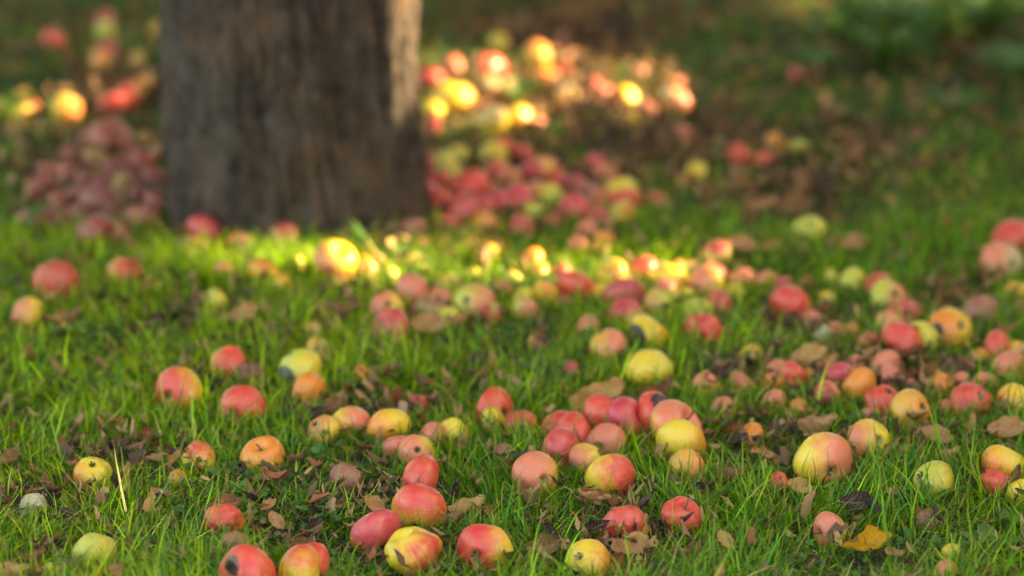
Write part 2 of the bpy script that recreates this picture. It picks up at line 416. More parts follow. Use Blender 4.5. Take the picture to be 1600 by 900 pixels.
# px py width colours(base blush cover 0-9) blush-angle options | label
# options: c<deg> calyx seen toward that side, s<deg> stem bowl seen, d<0-9> dullness, r<deg>,<size> rot spot, k kidney, l lumpy, w wrinkled, z<mm> lift, b no grass in front
APPLES = """
388 899 88 YR9 60 r150,8 s170 b | red apple with a black sunken bruise, beside the yellow apple at the lower edge
468 894 84 YR2 80 | yellow apple at the lower edge with a red apple tucked behind it
482 882 72 YR9 60 | red apple hidden behind the yellow one at the lower edge
643 864 86 YR3 -10 k b | yellow and red apple pinched like a kidney, front of the trio
588 833 76 YK9 60 b | pinkish red apple on its side, leftmost of the trio
653 796 77 YR5 75 c-95 b | apple red above and yellow below with its dark calyx downward, back of the trio
757 860 81 YR6 170 c200 b | red and yellow apple showing its dark round calyx to the viewer, alone beside the trio
657 749 72 YR9 80 | rosy red apple just behind the trio in the grass
917 879 70 YA1 20 | plain pale yellow apple half sunk at the lower edge
978 824 68 OR8 150 l d1 | dented brick red apple leaning on large dry brown leaves
1063 807 62 OR9 90 l | small rosy apple in tall grass, beside the brick red apple
1287 721 86 YP5 0 c-55 b | largest apple of the lot, cream yellow with pink side and calyx low
1359 690 66 YP3 190 c20 | clear yellow apple with stem bowl showing, behind the largest apple
1297 829 56 YP6 150 d1 | small peach pink apple with grass across it near the orange maple leaf
1458 753 66 GY1 0 d2 l | blotchy yellow green apple deep in grass, short of the red pair by the edge
1568 728 68 YA3 190 | yellow orange apple lying against a pink one beside a dark curled leaf
1558 757 54 YR8 120 r-80,6 | pink red apple with a nibbled hole below a yellow orange apple
1598 772 46 YA1 0 | yellow apple cut by the edge behind the dark curled leaf
1490 867 36 YO1 0 | little yellow apple beside the jagged light green weed
1479 897 42 YP5 60 | peach apple barely showing at the lower edge below the jagged weed
1214 755 34 YR9 90 | small red apple peeping out under a tan leaf near the largest apple
1451 815 38 ON8 90 w d7 | shrivelled purple brown apple sunk in the grass
146 740 56 YA2 200 | golden yellow apple alone in open grass with tan leaf beside it
311 718 56 YR3 90 | yellow apple with a red crown behind tall grass blades
276 748 30 OA3 90 | orange apple bit showing in front of the yellow apple with red crown
348 816 60 YR9 120 d1 l | dusky pink red apple above the dull orange one
366 853 46 ON4 90 d3 | small dull ochre apple behind the bruised red apple
52 793 44 WW0 0 d2 w | pale whitish rotten apple in the grass beside dark leaf scraps
149 866 66 GY1 0 d2 | dull greenish yellow apple behind a stalk beside a curled two tone leaf
80 897 34 GY2 0 | yellow green apple tip among orange brown leaves
410 715 64 OA5 90 s95 | orange apple with its deep stem bowl turned up
539 752 54 ON8 90 w d5 | wrinkled brown red apple in grass behind the trio
651 706 52 YP7 200 | peach pink apple leaning on a smaller speckled one
619 699 42 CP6 90 d2 | small speckled pink apple touching a peach pink apple
707 680 50 YP2 200 | pale yellow apple beside a peach one, half covered by grass
675 684 46 OP6 120 d1 | dull peach apple lying before the pale yellow one
790 711 38 ON6 90 d4 | brownish apple hidden in grass before the orange apple
704 812 30 ON7 90 w d8 | tiny shrivelled brown apple under the tan folded leaf
504 675 52 YP4 150 | yellow apple with a pale pink top beside the pair of large yellow ones
547 661 60 YP5 0 | yellow apple with pinkish side touching another yellow apple
607 667 64 YA4 190 | peach and yellow apple touching the yellow apple with pinkish side
773 639 60 OR7 100 | orange red apple rising over short grass beyond the yellow one
770 660 44 YA1 0 | yellow apple lying between an orange red and a pink one
812 662 52 OR8 60 d1 | pink red apple low in the grass beside the yellow one
278 615 75 YR7 180 c190 | large apple half crimson half gold standing clear in the grass
355 572 60 OR7 0 | orange pink apple with a dark rotten apple leaning on it
388 588 46 ON9 90 w d9 | dark brown rotten apple against the orange pink one
378 639 68 CR7 40 c200 | pink apple with pale streaks beside brown leaf scraps
483 612 56 OA6 80 | orange apple before a yellow green one with rot
467 577 68 GY2 0 r215,18 | yellow green apple with a brown rotten lower side
497 549 42 OC2 0 d1 | pale peach apple small behind the rotten yellow green one
486 520 34 OC2 0 d1 | little peach coloured apple lying further behind in short grass
568 588 36 YA4 90 | peach apple half hidden by blades right of the rotten one
657 630 30 OR8 90 d2 | little red apple deep in the grass at mid lawn
410 671 0 YR8 0 | x
88 442 66 OR7 60 d4 c-90 | brownish red apple with dark underside, behind the yellow apple by the edge
42 493 56 YP4 170 d1 | yellow apple with pinkish side near the edge beside an arched brown leaf
198 428 54 OR7 0 d1 | red orange apple dull on one side, below the dark heap
338 470 36 GY1 0 | small lime yellow apple before the sunlit grass with a tan leaf
523 406 62 YP3 200 z10 b | brightest sunlit golden apple standing before the trunk
572 421 40 OA4 90 | sunlit peach apple touching the brightest golden one
463 416 30 GY0 0 | small sunlit lime apple between two golden ones before the trunk
412 428 48 YA4 90 | sunlit orange topped apple in bright grass before the trunk
644 456 58 OP6 90 d2 | dull peach apple just beyond the pair topped with red
703 447 40 YG0 0 | vivid lemon apple with a sunlit face beside dull ones
605 484 52 YP5 170 | peach apple with bright yellow side behind the red topped one
610 515 60 YK7 90 | red apple with yellow underside standing alone in mid lawn
672 485 48 CN3 90 d4 | beige brown apple in the row behind the red topped one
689 469 40 OP7 90 d1 | pinkish orange apple wedged behind the beige one
739 474 64 GP3 0 c150 d1 | greenish apple with round calyx facing the viewer
846 429 34 YA3 90 | small sunlit peach apple alone beyond the row
854 461 46 YA5 0 | peach coloured sunlit apple next to the red orange one
819 470 40 YG1 90 | yellow green apple behind a dull one at the row's start
822 487 44 GP4 0 d2 | dull green and pink apple at the start of the row
899 451 56 OR8 110 | bright red orange apple catching the sun in the row
934 460 34 YG0 0 | sunlit yellow apple squeezed beside the red orange one
975 463 60 YK9 90 d3 | dusky purple red apple sitting on a striped crimson one
974 491 54 YK8 90 l | striped crimson apple beneath the dusky purple red one
1029 479 50 GP3 180 | yellow green apple next to the striped crimson one
1047 441 52 YA1 0 | sunlit lemon apple in the middle of the bright row
1038 456 42 YP6 90 | pink peach apple leaning before the sunlit lemon one
1005 420 44 OR7 90 | orange red apple behind the bright row
957 429 46 YA4 0 | sunlit golden apple beyond the dusky purple red one
1104 448 60 YP4 170 | cream and pink apple with the sun full on it
1124 481 50 YK9 60 | deep crimson apple beside a lime green one
1091 487 46 GY0 0 | lime green apple touching the deep crimson one
1114 429 42 OK8 90 d3 | dull rose apple under a green one with red top
1118 399 48 GK4 100 | green apple with red top on the dull rose one
1012 524 62 YA1 0 r190,22 | yellow apple with a brown hollow eaten into it
948 541 58 OP5 0 | orange yellow apple beside the hollowed yellow one
918 514 40 OP8 90 d1 | soft pink apple behind the orange yellow one
840 536 30 YP8 90 d1 | small pink apple in the middle of the grass
893 579 28 OK8 90 d4 | small purple pink apple in shaded grass
1015 577 68 YG1 0 | round lemon yellow apple alone behind the big tan leaf
1101 520 58 OR7 100 c220 l | pink red apple beyond the round lemon one
1103 605 42 YP4 90 | pale peach apple cap showing over grass by dark leaves
1174 554 36 YO2 0 d1 | yellow apple behind grass beside green weed leaf
1196 441 38 YP4 90 | yellow orange apple at the shaded end of the bright row
940 652 68 OR8 100 | scarlet apple at the start of the red cluster
980 658 70 YK8 90 | pinkish red apple between scarlet and bruised ones
1022 652 74 YR9 90 r62,12 | red apple with blue black bruise on top in the cluster
1056 668 82 OP7 40 | big rosy apple behind the pale yellow one in the cluster
1064 692 72 YA1 0 | pale yellow apple in front of the big rosy one
947 692 58 OP8 90 d2 | dusky pink apple below the red cluster
896 678 64 OR8 90 | salmon red apple beside a green leaf before the cluster
871 670 54 OR8 90 d1 | red apple peeping from behind the salmon red one
875 706 66 YK7 120 | rose red apple resting against a peach yellow one
918 721 58 YP4 190 | peach yellow apple between the rose red and the golden one
837 743 70 OP6 150 c-20 d1 | orange apple with its calyx toward the golden one
954 746 74 YR5 10 c-80 b | golden apple with a glossy red flank and calyx downward
1073 733 58 OA4 0 | yellow orange apple mostly hidden behind tall grass
1173 682 42 OA4 90 l | half eaten orange apple among brown leaf scraps
1235 476 64 GR7 120 | pink apple with greenish underside in shaded lawn
1333 443 46 GY0 0 s0 | pale green apple with its dark stem bowl to the viewer
1373 447 46 OR8 100 d1 | red orange apple behind a green one with calyx
1391 468 58 GP4 0 c60 d1 | greenish apple with pinkish calyx side in shaded lawn
1289 472 34 YG1 0 d3 | dim yellow apple in shaded grass
1413 532 66 OR8 180 b l | bright red apple standing in front of yellow green ones
1436 530 58 GY2 90 | yellow green apple pressed behind the bright red one
1393 510 50 GP3 90 | pale green apple behind the bright red one
1413 494 52 OK9 90 l | magenta apple half collapsed behind the pale green one
1487 516 68 YA5 180 r175,3 b | orange and yellow apple with one small dark spot
1533 495 60 ON8 60 w d3 c200 | red brown wrinkled apple with a hole behind the spotted orange one
1561 548 58 CR8 200 | cream topped red apple with bold stripes
1594 556 44 YP5 0 | peach apple cut by the edge beside the striped one
1575 578 56 OP8 90 d1 | streaky salmon apple below the cream topped one
1540 603 42 OP5 90 d1 | orange pink apple low in grass by the edge
1518 630 64 OR6 90 d1 | wide flat rosy apple sunk in grass
1583 632 60 YA4 200 r-40,8 | orange apple with a bitten side near the edge
1423 643 66 OA4 0 l | golden orange apple with leaf scraps under it
1381 627 56 OR6 90 l | orange red apple behind the golden orange one
1343 604 58 OA6 60 | smooth orange apple above the cluster of pink ones
1311 589 50 OK6 150 d1 | pink apple touching the smooth orange one
1291 619 46 OK7 200 d2 | purplish pink apple before the smooth orange one
1240 587 46 CR8 0 | pink apple with one bright red patch
1216 583 40 CP7 90 d2 | faded pink apple beside the one with bright red patch
1357 537 36 YK8 90 d1 | little crimson apple behind blades near the bright red one
1308 518 34 YP8 90 d1 | small rose apple in the pale grass patch
1285 526 36 WY1 0 d1 | pale cream apple beside the small rose one
1384 571 48 CP5 90 d1 | faded peach apple cap above the pinkish scraps
1391 591 42 OP8 90 d1 | broken salmon apple under the faded peach cap
1453 587 34 OP8 90 d1 | little salmon apple before the spotted orange one
1590 463 44 YA3 180 c-60 | yellow apple by the edge, above a long green leaf
1597 490 36 OP8 90 | salmon apple bit under the yellow edge apple
1567 412 64 CP5 180 c0 d1 | beige pink apple with calyx under a red one by the edge
1581 374 66 YR9 60 | smooth scarlet apple on top of the beige pink one
1264 363 52 GY0 0 | green yellow apple alone on shaded lawn before tan leaf
760 398 34 YA2 0 | tiny brilliant yellow apple in the sunlit grass gap
905 384 32 OP4 90 | peach apple sunlit past the crimson one
944 379 34 OA5 90 | orange apple among sunlit blades
895 332 50 YK9 60 | vivid crimson apple beyond the sunlit grass
970 298 44 YG1 0 | lemon apple on top of a salmon one in the heap's end
975 318 46 OR7 90 | salmon apple beneath the lemon one
972 340 46 GA4 0 d2 | olive apple lowest in the stack of three
838 270 48 YK6 180 | apple half crimson half peach at top of the heap
819 245 32 YR9 90 | small red apple above the half crimson one
772 248 44 YG1 180 | bright yellow apple at the crest of the heap
785 231 34 OR8 90 | red apple peeping over the bright yellow one
777 275 42 OR8 0 | red orange apple under the bright yellow one
737 299 58 OR7 90 | large orange red apple in the heap beside the trunk
684 289 46 GR7 90 d1 | red and olive apple against the trunk's sunlit edge
694 261 42 GY1 0 d1 | yellow green apple over the red and olive one
725 334 52 OK7 90 c-120 d2 | dark red apple with ringed calyx in the heap
670 262 36 YK8 90 d2 | dull crimson apple touching the trunk above the heap
806 314 52 OK8 90 d1 | muted pink apple in the middle of the heap
832 306 42 GP6 90 d1 | greenish pink apple beside the muted pink one
833 336 34 GY0 0 d2 | small green apple low in the heap
779 322 42 YK7 90 d1 | rose apple between ringed and muted ones
760 300 38 GP4 90 d2 | faded green apple among the rose ones in the heap
644 363 44 ON7 90 d3 | dull red apple touching the trunk's foot
700 355 36 OR6 90 d4 | dull orange apple behind sunlit blades by the trunk
931 260 34 YK9 90 | small deep red apple above the heap
945 275 36 OP8 90 d1 | pink apple below the small deep red one
897 292 36 OK7 90 d4 | purplish apple at the back of the vivid crimson one
922 304 38 ON6 90 d2 | russet apple beside the purplish one
862 352 34 OK7 90 d4 | dark rose apple in front of the heap
1025 313 32 OR7 90 d1 | red orange apple on bare leafy ground
1089 273 38 YG1 0 | lemon apple in shade near a small orange one
1067 284 28 OR7 90 d1 | small orange apple beside the shaded lemon one
1069 212 30 OP8 90 d1 | pale rose apple in shade below the sunlit patch
761 112 54 OR6 70 | big coral apple at the top of the far sunlit patch
768 138 38 CP3 0 | peach apple lit under the big coral one
704 107 38 OP7 90 d2 | dull rose apple next to the coral one
709 155 58 YA1 0 | large yellow apple in the far sunlit patch by trunk
672 124 38 OR8 90 d1 | red orange apple against the trunk's edge in far patch
676 172 34 YG1 0 | yellow apple tight against the trunk's lit edge
675 196 28 OK8 90 | small rose apple under the yellow one by trunk
780 71 38 YG1 0 d2 | dim yellow apple above the coral one in shade
841 92 48 YA2 90 d1 | mustard yellow apple behind the far sunlit patch
873 70 26 OK8 90 d2 | small purple apple over the mustard yellow one
876 112 30 OR7 90 d1 | small red apple under the mustard yellow one
855 124 38 YA5 90 | orange yellow apple below the mustard yellow one
883 153 38 OC3 90 | oval peach apple lit in the far patch
769 192 52 YC3 90 | cream lit apple at the near rim of far patch
812 188 42 YA3 0 | golden apple at the rim beside the cream lit one
838 196 28 OP5 0 | small peach apple at the rim beside the golden one
790 146 34 OP4 0 d1 | peach apple behind the bright green tuft
975 155 40 YA3 180 | yellow apple midway along the far sunlit patch
948 154 38 CP5 90 d2 | greyish pink apple joined to the midway yellow one
929 137 30 OR8 90 d2 | dull red apple behind the greyish pink one
1009 174 38 YP6 90 | lit pink apple in the far patch
985 188 32 YA2 90 | golden apple before the lit pink one in the far patch
1056 160 44 CP4 0 | pale peach apple ending the far sunlit patch
1058 134 26 OP7 90 d1 | little rose apple atop the pale peach one
998 116 28 ON6 90 d2 | orange brown apple in shade above the far patch
86 65 42 OR9 0 | red orange apple alone on the far shaded lawn
164 33 34 YK8 90 d2 | dull red apple farthest behind the green one
166 52 38 GY0 0 | lime green apple between two dull red ones
172 84 36 YK9 90 d1 | crimson apple resting on a tan orange one far off
161 99 42 OA3 90 d1 | tan orange apple under a crimson one far off
246 48 30 YA4 0 d1 | orange apple beside the trunk's upper edge
215 99 34 OC1 0 d2 | beige apple between trunk and the crimson one
103 172 46 YA3 -20 z8 b | round golden apple glowing in the sunlit patch
37 180 32 YA1 0 | yellow sunlit apple short of the round golden one
49 168 26 OR6 0 | small rose apple touching the yellow sunlit one
178 165 44 YR9 90 | red apple lying next to another below an olive one
202 155 44 OR9 90 | red apple leaning under the olive orange one
223 140 42 OA3 90 d1 | olive orange apple over the pair of red ones
172 220 58 ON7 90 d2 | large russet apple topping the heap behind the trunk
147 251 38 YA3 200 d2 | mustard apple in the dark heap below the russet one
220 258 44 YK9 90 d1 | deep crimson apple beside the trunk in dark heap
180 266 40 OK6 90 d4 | dull pink apple in the middle of the dark heap
226 224 32 GY0 0 d1 | pale green apple at the back of the dark heap
110 246 32 YK8 90 d3 | purplish red apple at the rear of the dark heap
68 273 38 OP5 90 d2 | dull peach apple at the outer edge of dark heap
65 295 38 YK8 90 d2 | crimson apple under the dull peach one at heap edge
92 319 38 YR9 90 d1 | red apple at the near outer side of the heap
155 320 54 OK9 120 d5 | large dark crimson apple at the heart of dark heap
125 342 44 OK8 90 d7 | near black purple apple low in the dark heap
192 292 36 GY1 0 d4 | dim green apple between crimson and purple in heap
217 306 36 OK7 90 d5 | purple pink apple near the trunk in the dark heap
130 286 36 OK7 90 d6 | dark wine apple amid the dark heap
250 240 36 OC2 0 d4 | faded tan apple against the trunk above the heap
225 345 48 ON5 90 d4 c-90 | dull orange brown apple at the front of the dark heap
150 367 58 YR9 90 l | bright red apple at the front of the dark heap
186 369 44 CP3 0 d3 | dull beige apple joined to the bright red front one
52 348 42 OP7 90 d4 | dull pink apple flat at the front heap edge
207 390 26 OP8 90 d2 | little pink apple before the dull orange brown one
320 360 54 YK9 60 | red apple leaning at the trunk's foot
297 384 30 OA4 0 | small orange apple sunlit beneath the red one at trunk
443 371 50 OK8 90 d4 | dull rose apple against the trunk's front foot
378 382 38 ON7 90 d4 | brown red apple between rose and red ones at trunk
1247 120 30 YK8 90 | lone pink apple upright on the far shaded lawn
1491 4 36 OR8 90 | orange red apple at the far top edge in weeds
1155 243 38 OR8 90 d1 | red apple first of the small far shaded cluster
1194 254 34 YR8 90 d1 | crimson red apple in the far shaded cluster
1213 224 38 OA4 90 d1 | peach apple at back of the far shaded cluster
1247 232 32 GY0 0 | lime apple ending the far shaded cluster
1265 590 29 OA5 90 d2 | pinkish windfall nearly buried in grass among the crowd of pink apples
1232 603 28 OR7 90 d2 | pinkish windfall nearly buried in grass among the crowd of pink apples
1205 600 33 OA5 90 d0 | pinkish windfall nearly buried in grass among the crowd of pink apples
1270 500 35 OP8 90 d1 | pinkish windfall nearly buried in grass among the crowd of pink apples
1330 520 30 OA5 90 d0 | pinkish windfall nearly buried in grass among the crowd of pink apples
1420 600 29 CP6 90 d2 | pinkish windfall nearly buried in grass among the crowd of pink apples
1470 602 39 OA5 90 d1 | pinkish windfall nearly buried in grass among the crowd of pink apples
1500 598 32 OP7 90 d0 | pinkish windfall nearly buried in grass among the crowd of pink apples
1335 575 36 OP7 90 d2 | pinkish windfall nearly buried in grass among the crowd of pink apples
1360 650 32 OP8 90 d2 | pinkish windfall nearly buried in grass among the crowd of pink apples
1130 640 38 OP8 90 d0 | pinkish windfall nearly buried in grass among the crowd of pink apples
1530 560 38 OA5 90 d0 | pinkish windfall nearly buried in grass among the crowd of pink apples
1480 640 30 OP8 90 d1 | pinkish windfall nearly buried in grass among the crowd of pink apples
1250 640 33 OA5 90 d2 | pinkish windfall nearly buried in grass among the crowd of pink apples
1210 630 40 CP6 90 d2 | pinkish windfall nearly buried in grass among the crowd of pink apples
1160 600 38 CP6 90 d1 | pinkish windfall nearly buried in grass among the crowd of pink apples
1050 470 37 GY1 90 d1 | small windfall squeezed between larger apples of the middle row
990 505 40 OP6 90 d1 | small windfall squeezed between larger apples of the middle row
880 475 27 YP4 90 d0 | small windfall squeezed between larger apples of the middle row
785 455 33 OP6 90 d1 | small windfall squeezed between larger apples of the middle row
765 492 36 OR7 90 d2 | small windfall squeezed between larger apples of the middle row
700 500 39 YG1 90 d1 | small windfall squeezed between larger apples of the middle row
880 430 34 OR7 90 d2 | small windfall squeezed between larger apples of the middle row
800 438 31 GY1 90 d2 | small windfall squeezed between larger apples of the middle row
1070 465 32 GY1 90 d0 | small windfall squeezed between larger apples of the middle row
1145 462 40 YG1 90 d2 | small windfall squeezed between larger apples of the middle row
1160 440 40 YP4 90 d1 | small windfall squeezed between larger apples of the middle row
1222 448 35 OK7 90 d2 | small windfall squeezed between larger apples of the middle row
1262 445 28 OK7 90 d1 | small windfall squeezed between larger apples of the middle row
1300 438 34 GY1 90 d2 | small windfall squeezed between larger apples of the middle row
648 487 27 OK7 90 d2 | small windfall squeezed between larger apples of the middle row
625 472 29 OK7 90 d2 | small windfall squeezed between larger apples of the middle row
590 455 30 YG1 90 d0 | small windfall squeezed between larger apples of the middle row
560 478 27 OR7 90 d2 | small windfall squeezed between larger apples of the middle row
535 438 33 YA3 90 d0 | little sunlit apple buried in the bright grass before the trunk
440 443 32 YA1 90 d0 | little sunlit apple buried in the bright grass before the trunk
350 425 32 YP4 90 d0 | little sunlit apple buried in the bright grass before the trunk
610 432 26 GY1 90 d0 | little sunlit apple buried in the bright grass before the trunk
735 432 32 GY1 90 d0 | little sunlit apple buried in the bright grass before the trunk
830 408 40 OA4 90 d0 | little sunlit apple buried in the bright grass before the trunk
1060 420 26 OA4 90 d0 | little sunlit apple buried in the bright grass before the trunk
250 420 27 GY1 90 d0 | little sunlit apple buried in the bright grass before the trunk
690 318 42 OR7 90 d2 | half buried dull apple glimpsed between others in the bright heap
705 275 40 YG1 90 d1 | half buried dull apple glimpsed between others in the bright heap
752 330 44 OK8 90 d2 | half buried dull apple glimpsed between others in the bright heap
795 286 40 YP4 90 d1 | half buried dull apple glimpsed between others in the bright heap
858 310 40 GY1 90 d1 | half buried dull apple glimpsed between others in the bright heap
865 285 38 OR8 90 d2 | half buried dull apple glimpsed between others in the bright heap
945 318 42 YR4 90 d1 | half buried dull apple glimpsed between others in the bright heap
935 345 44 OK7 90 d2 | half buried dull apple glimpsed between others in the bright heap
760 355 42 YA4 90 d2 | half buried dull apple glimpsed between others in the bright heap
815 360 42 OK6 90 d2 | half buried dull apple glimpsed between others in the bright heap
668 310 40 OK8 90 d1 | half buried dull apple glimpsed between others in the bright heap
855 262 34 OR7 90 d2 | half buried dull apple glimpsed between others in the bright heap
915 365 36 OP6 90 d2 | half buried dull apple glimpsed between others in the bright heap
715 245 34 GY1 90 d1 | half buried dull apple glimpsed between others in the bright heap
200 285 38 OK8 90 d4 | shadowy apple half hidden among others in the dark heap
165 290 40 OR7 90 d4 | shadowy apple half hidden among others in the dark heap
240 285 40 OK8 90 d4 | shadowy apple half hidden among others in the dark heap
100 275 38 OP7 90 d3 | shadowy apple half hidden among others in the dark heap
145 222 36 OR6 90 d3 | shadowy apple half hidden among others in the dark heap
90 345 40 OR8 90 d3 | shadowy apple half hidden among others in the dark heap
205 240 36 OR8 90 d2 | shadowy apple half hidden among others in the dark heap
245 320 40 ON8 90 d4 | shadowy apple half hidden among others in the dark heap
180 335 40 OK8 90 d5 | shadowy apple half hidden among others in the dark heap
120 310 40 OK8 90 d5 | shadowy apple half hidden among others in the dark heap
"""
apple_C = []                                         # (x, y, z, r) for the grass
VX = Vector((1, 0, 0)); VU = Vector((0, ST, CT)); VC = Vector((0, -CT, ST))
def imgdir(deg, toward=.5):
    a = R(deg); return (VX*math.cos(a) + VU*math.sin(a) + VC*toward).normalized()
first = True
NOCOV = []
for ln in APPLES.strip().splitlines():
    left, label = [s.strip() for s in ln.split('|')]
    f = left.split(); px, py, wd = map(float, f[:3]); cc = f[3]; bang = float(f[4]); opts = f[5:]
    if wd < 1: continue
    o_ = {x[0]: x[1:] for x in opts}
    lift = float(o_.get('z', 0))/1000
    r = .035
    for _ in range(4):
        p, k = at(px, py, r*.80+lift); r = wd/2*k/F_PX*1.02
    r = min(max(r, .014), .05)
    me = random.choice(FRESH)
    if 'k' in o_: me = KIDNEY
    elif 'l' in o_: me = LUMPY if random.random() < .6 else random.choice(WRINK[:1])
    elif 'w' in o_: me = random.choice(WRINK)
    if 'c' in o_: zax = -imgdir(float(o_['c']), 2.0 if abs(float(o_['c'])) < 80 or float(o_['c']) > 110 else .8)
    elif 's' in o_: zax = imgdir(float(o_['s']), .9)
    else:
        zax = Vector((random.uniform(-1, 1), random.uniform(-.4, 1), random.uniform(-.9, .9))).normalized()
    spin = random.uniform(0, 6.28)
    if 'k' in o_: zax = imgdir(120, .25); 
    q = zax.to_track_quat('Z', 'Y')
    rot = q.to_matrix() @ Matrix.Rotation(spin, 3, 'Z')
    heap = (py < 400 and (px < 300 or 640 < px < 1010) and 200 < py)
    if 'k' in o_:                                    # the pinch faces up and to the left
        xl = imgdir(160, .1); xl = (xl - zax*xl.dot(zax)).normalized(); rot = Matrix((xl, zax.cross(xl), zax)).transposed()
    ap = link('apple', me)
    sz = r*(1.03 if not heap else 1.12)
    ap.matrix_world = Matrix.Translation(p) @ rot.to_4x4() @ Matrix.Scale(sz, 4)
    # rest on the turf
    ci = rot.transposed()
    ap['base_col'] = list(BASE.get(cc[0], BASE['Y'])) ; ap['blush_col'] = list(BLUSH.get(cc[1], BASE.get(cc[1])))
    ap['cover'] = int(cc[2])/9*.95 + random.uniform(-.04, .04)
    ap['blush_dir'] = list(ci @ imgdir(bang)); ap['dull'] = int(o_.get('d', 0) or 0)/9
    if 'r' in o_:
        a_, s_ = o_['r'].split(','); ap['rot_dir'] = list(ci @ imgdir(float(a_), .9)); ap['rot'] = float(s_)/100+.0
    else:
        ap['rot_dir'] = [0., 0., 1.]; ap['rot'] = -1.
    if heap and px < 300:                            # the dark heap: crimson, going off, its shade also darkened into the colours
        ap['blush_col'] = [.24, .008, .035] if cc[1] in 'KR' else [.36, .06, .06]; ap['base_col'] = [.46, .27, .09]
    tag(ap, label, 'apple', 'fallen apples scattered over the lawn')
    if py > 420 and wd > 38:
        if zax.dot(VC) > -.15 and 'k' not in o_:
            s_ = link('stem', STEM, parent=ap)
        if zax.dot(VC) < .15:
            link('calyx', CALYX, parent=ap)
    apple_C.append((p.x, p.y, p.z, r))
    if 'b' in o_: NOCOV.append((p.x, p.y, p.z, r))
AC = np.array(apple_C); NC = np.array(NOCOV)

# ------------------------------------------------------------------ fallen leaves
def leaf_mesh(seed, curl, fold, L=1., W=.62, lobes=0, twist=0.):
    r_ = np.random.default_rng(seed); nu, nv = 33, 15
    V = []
    for i in range(nu):
        t = i/(nu-1)
        wv = W*.5*(math.sin(math.pi*t**.8)**.75)*(1+.10*(float(vnoise(t*11+seed, 3.3, seed))-.5)+.04*(i % 2)) if 0 < t < 1 else .01
        if lobes: wv *= 1 + .20*math.cos(t*math.pi*2*lobes)
        ang = curl*(t-.5)
        if abs(curl) > .05: xx = math.sin(ang)/curl*L; zz = (1-math.cos(ang))/curl*L
        else: xx = (t-.5)*L; zz = 0
        for j in range(nv):
            s = (j/(nv-1)-.5)*2; a2 = fold*s
            yy = wv*(math.sin(a2)/fold if abs(fold) > .05 else s); z2 = wv*(1-math.cos(a2))/max(abs(fold), .05)*(1 if fold > 0 else -1)
            z2 += .30*(float(fbm(t*4.5+seed, s*2.2+seed*2, seed, 3))-.5)*(.35+abs(s)) ; yy += .05*(float(fbm(t*7+9, s*3, seed+4, 2))-.5)
            tw = twist*(t-.5)
            V.append((xx, yy*math.cos(tw)-z2*math.sin(tw), zz+z2*math.cos(tw)+yy*math.sin(tw)))
    me = mesh_q('fallen_leaf', V, grid_quads(nv, nu))
    return me
LEAFM = [leaf_mesh(1, 1.2, 1.0), leaf_mesh(2, .8, 2.2, twist=.5), leaf_mesh(3, 2.2, 1.2, W=.5), leaf_mesh(4, -.9, 1.5, twist=1.), leaf_mesh(5, .5, -1.3, W=.7), leaf_mesh(6, 1.6, 2.8, W=.75, twist=-.6)]
MAPLE = leaf_mesh(9, .9, 1.3, W=.8, lobes=2, twist=.4)
Vp, qp = tube([(-.48, 0, .02), (-.62, .03, .05), (-.78, .02, .12)], [.016, .012, .014], 5); PET = mesh_q('stalk', Vp, qp)
def leaf_mat(name, c1, c2):
    b = NB(name); tc = b.n('ShaderNodeTexCoord'); g = tc.outputs['Object']
    sep = b.n('ShaderNodeSeparateXYZ'); b.l(g, sep.inputs[0])
    n = b.noise(g, 5, 5, .7); n2 = b.noise(g, 30, 3, .6)
    c = b.mix(b.ramp(n, (.3, 0.), (.7, 1.)), c1, c2)
    c = b.mix(b.ramp(n2, (.62, 0.), (.7, .7)), c, (.05, .025, .015))
    ay = b.math('ABSOLUTE', sep.outputs[1])
    vein = b.n('ShaderNodeTexWave'); vein.inputs['Scale'].default_value = 2.6
    cb = b.n('ShaderNodeCombineXYZ'); b.l(b.math('SUBTRACT', sep.outputs[0], b.math('MULTIPLY', ay, .9)), cb.inputs[0]); b.l(cb.outputs[0], vein.inputs['Vector'])
    vm = b.math('MAXIMUM', b.ramp(vein.outputs['Fac'], (.86, 0.), (.97, .5)), b.ramp(ay, (.008, .8), (.02, 0.)))
    c = b.mix(vm, c, b.mix(.5, c2, (.5, .35, .2)))
    b.l(c, b.p.inputs['Base Color']); b.p.inputs['Roughness'].default_value = .8; b.p.inputs['Specular IOR Level'].default_value = .15
    b.bump(b.math('ADD', n2, b.math('MULTIPLY', vm, -1.)), .5, .03)
    t = b.n('ShaderNodeBsdfTranslucent'); b.l(c, t.inputs[0]); m = b.n('ShaderNodeMixShader'); m.inputs[0].default_value = .2
    b.l(b.p.outputs[0], m.inputs[1]); b.l(t.outputs[0], m.inputs[2]); b.l(m.outputs[0], b.out.inputs[0])
    return b.m
LM = dict(t=leaf_mat('tan_dry_leaf', (.52, .25, .08), (.74, .43, .17)), p=leaf_mat('pinkish_dry_leaf', (.46, .19, .08), (.68, .35, .16)),
          b=leaf_mat('brown_dry_leaf', (.17, .07, .03), (.36, .17, .075)), d=leaf_mat('dark_dry_leaf', (.035, .02, .018), (.11, .065, .055)),
          o=leaf_mat('orange_leaf', (.70, .27, .015), (.80, .42, .03)), r=leaf_mat('rusty_leaf', (.28, .07, .02), (.42, .13, .04)))
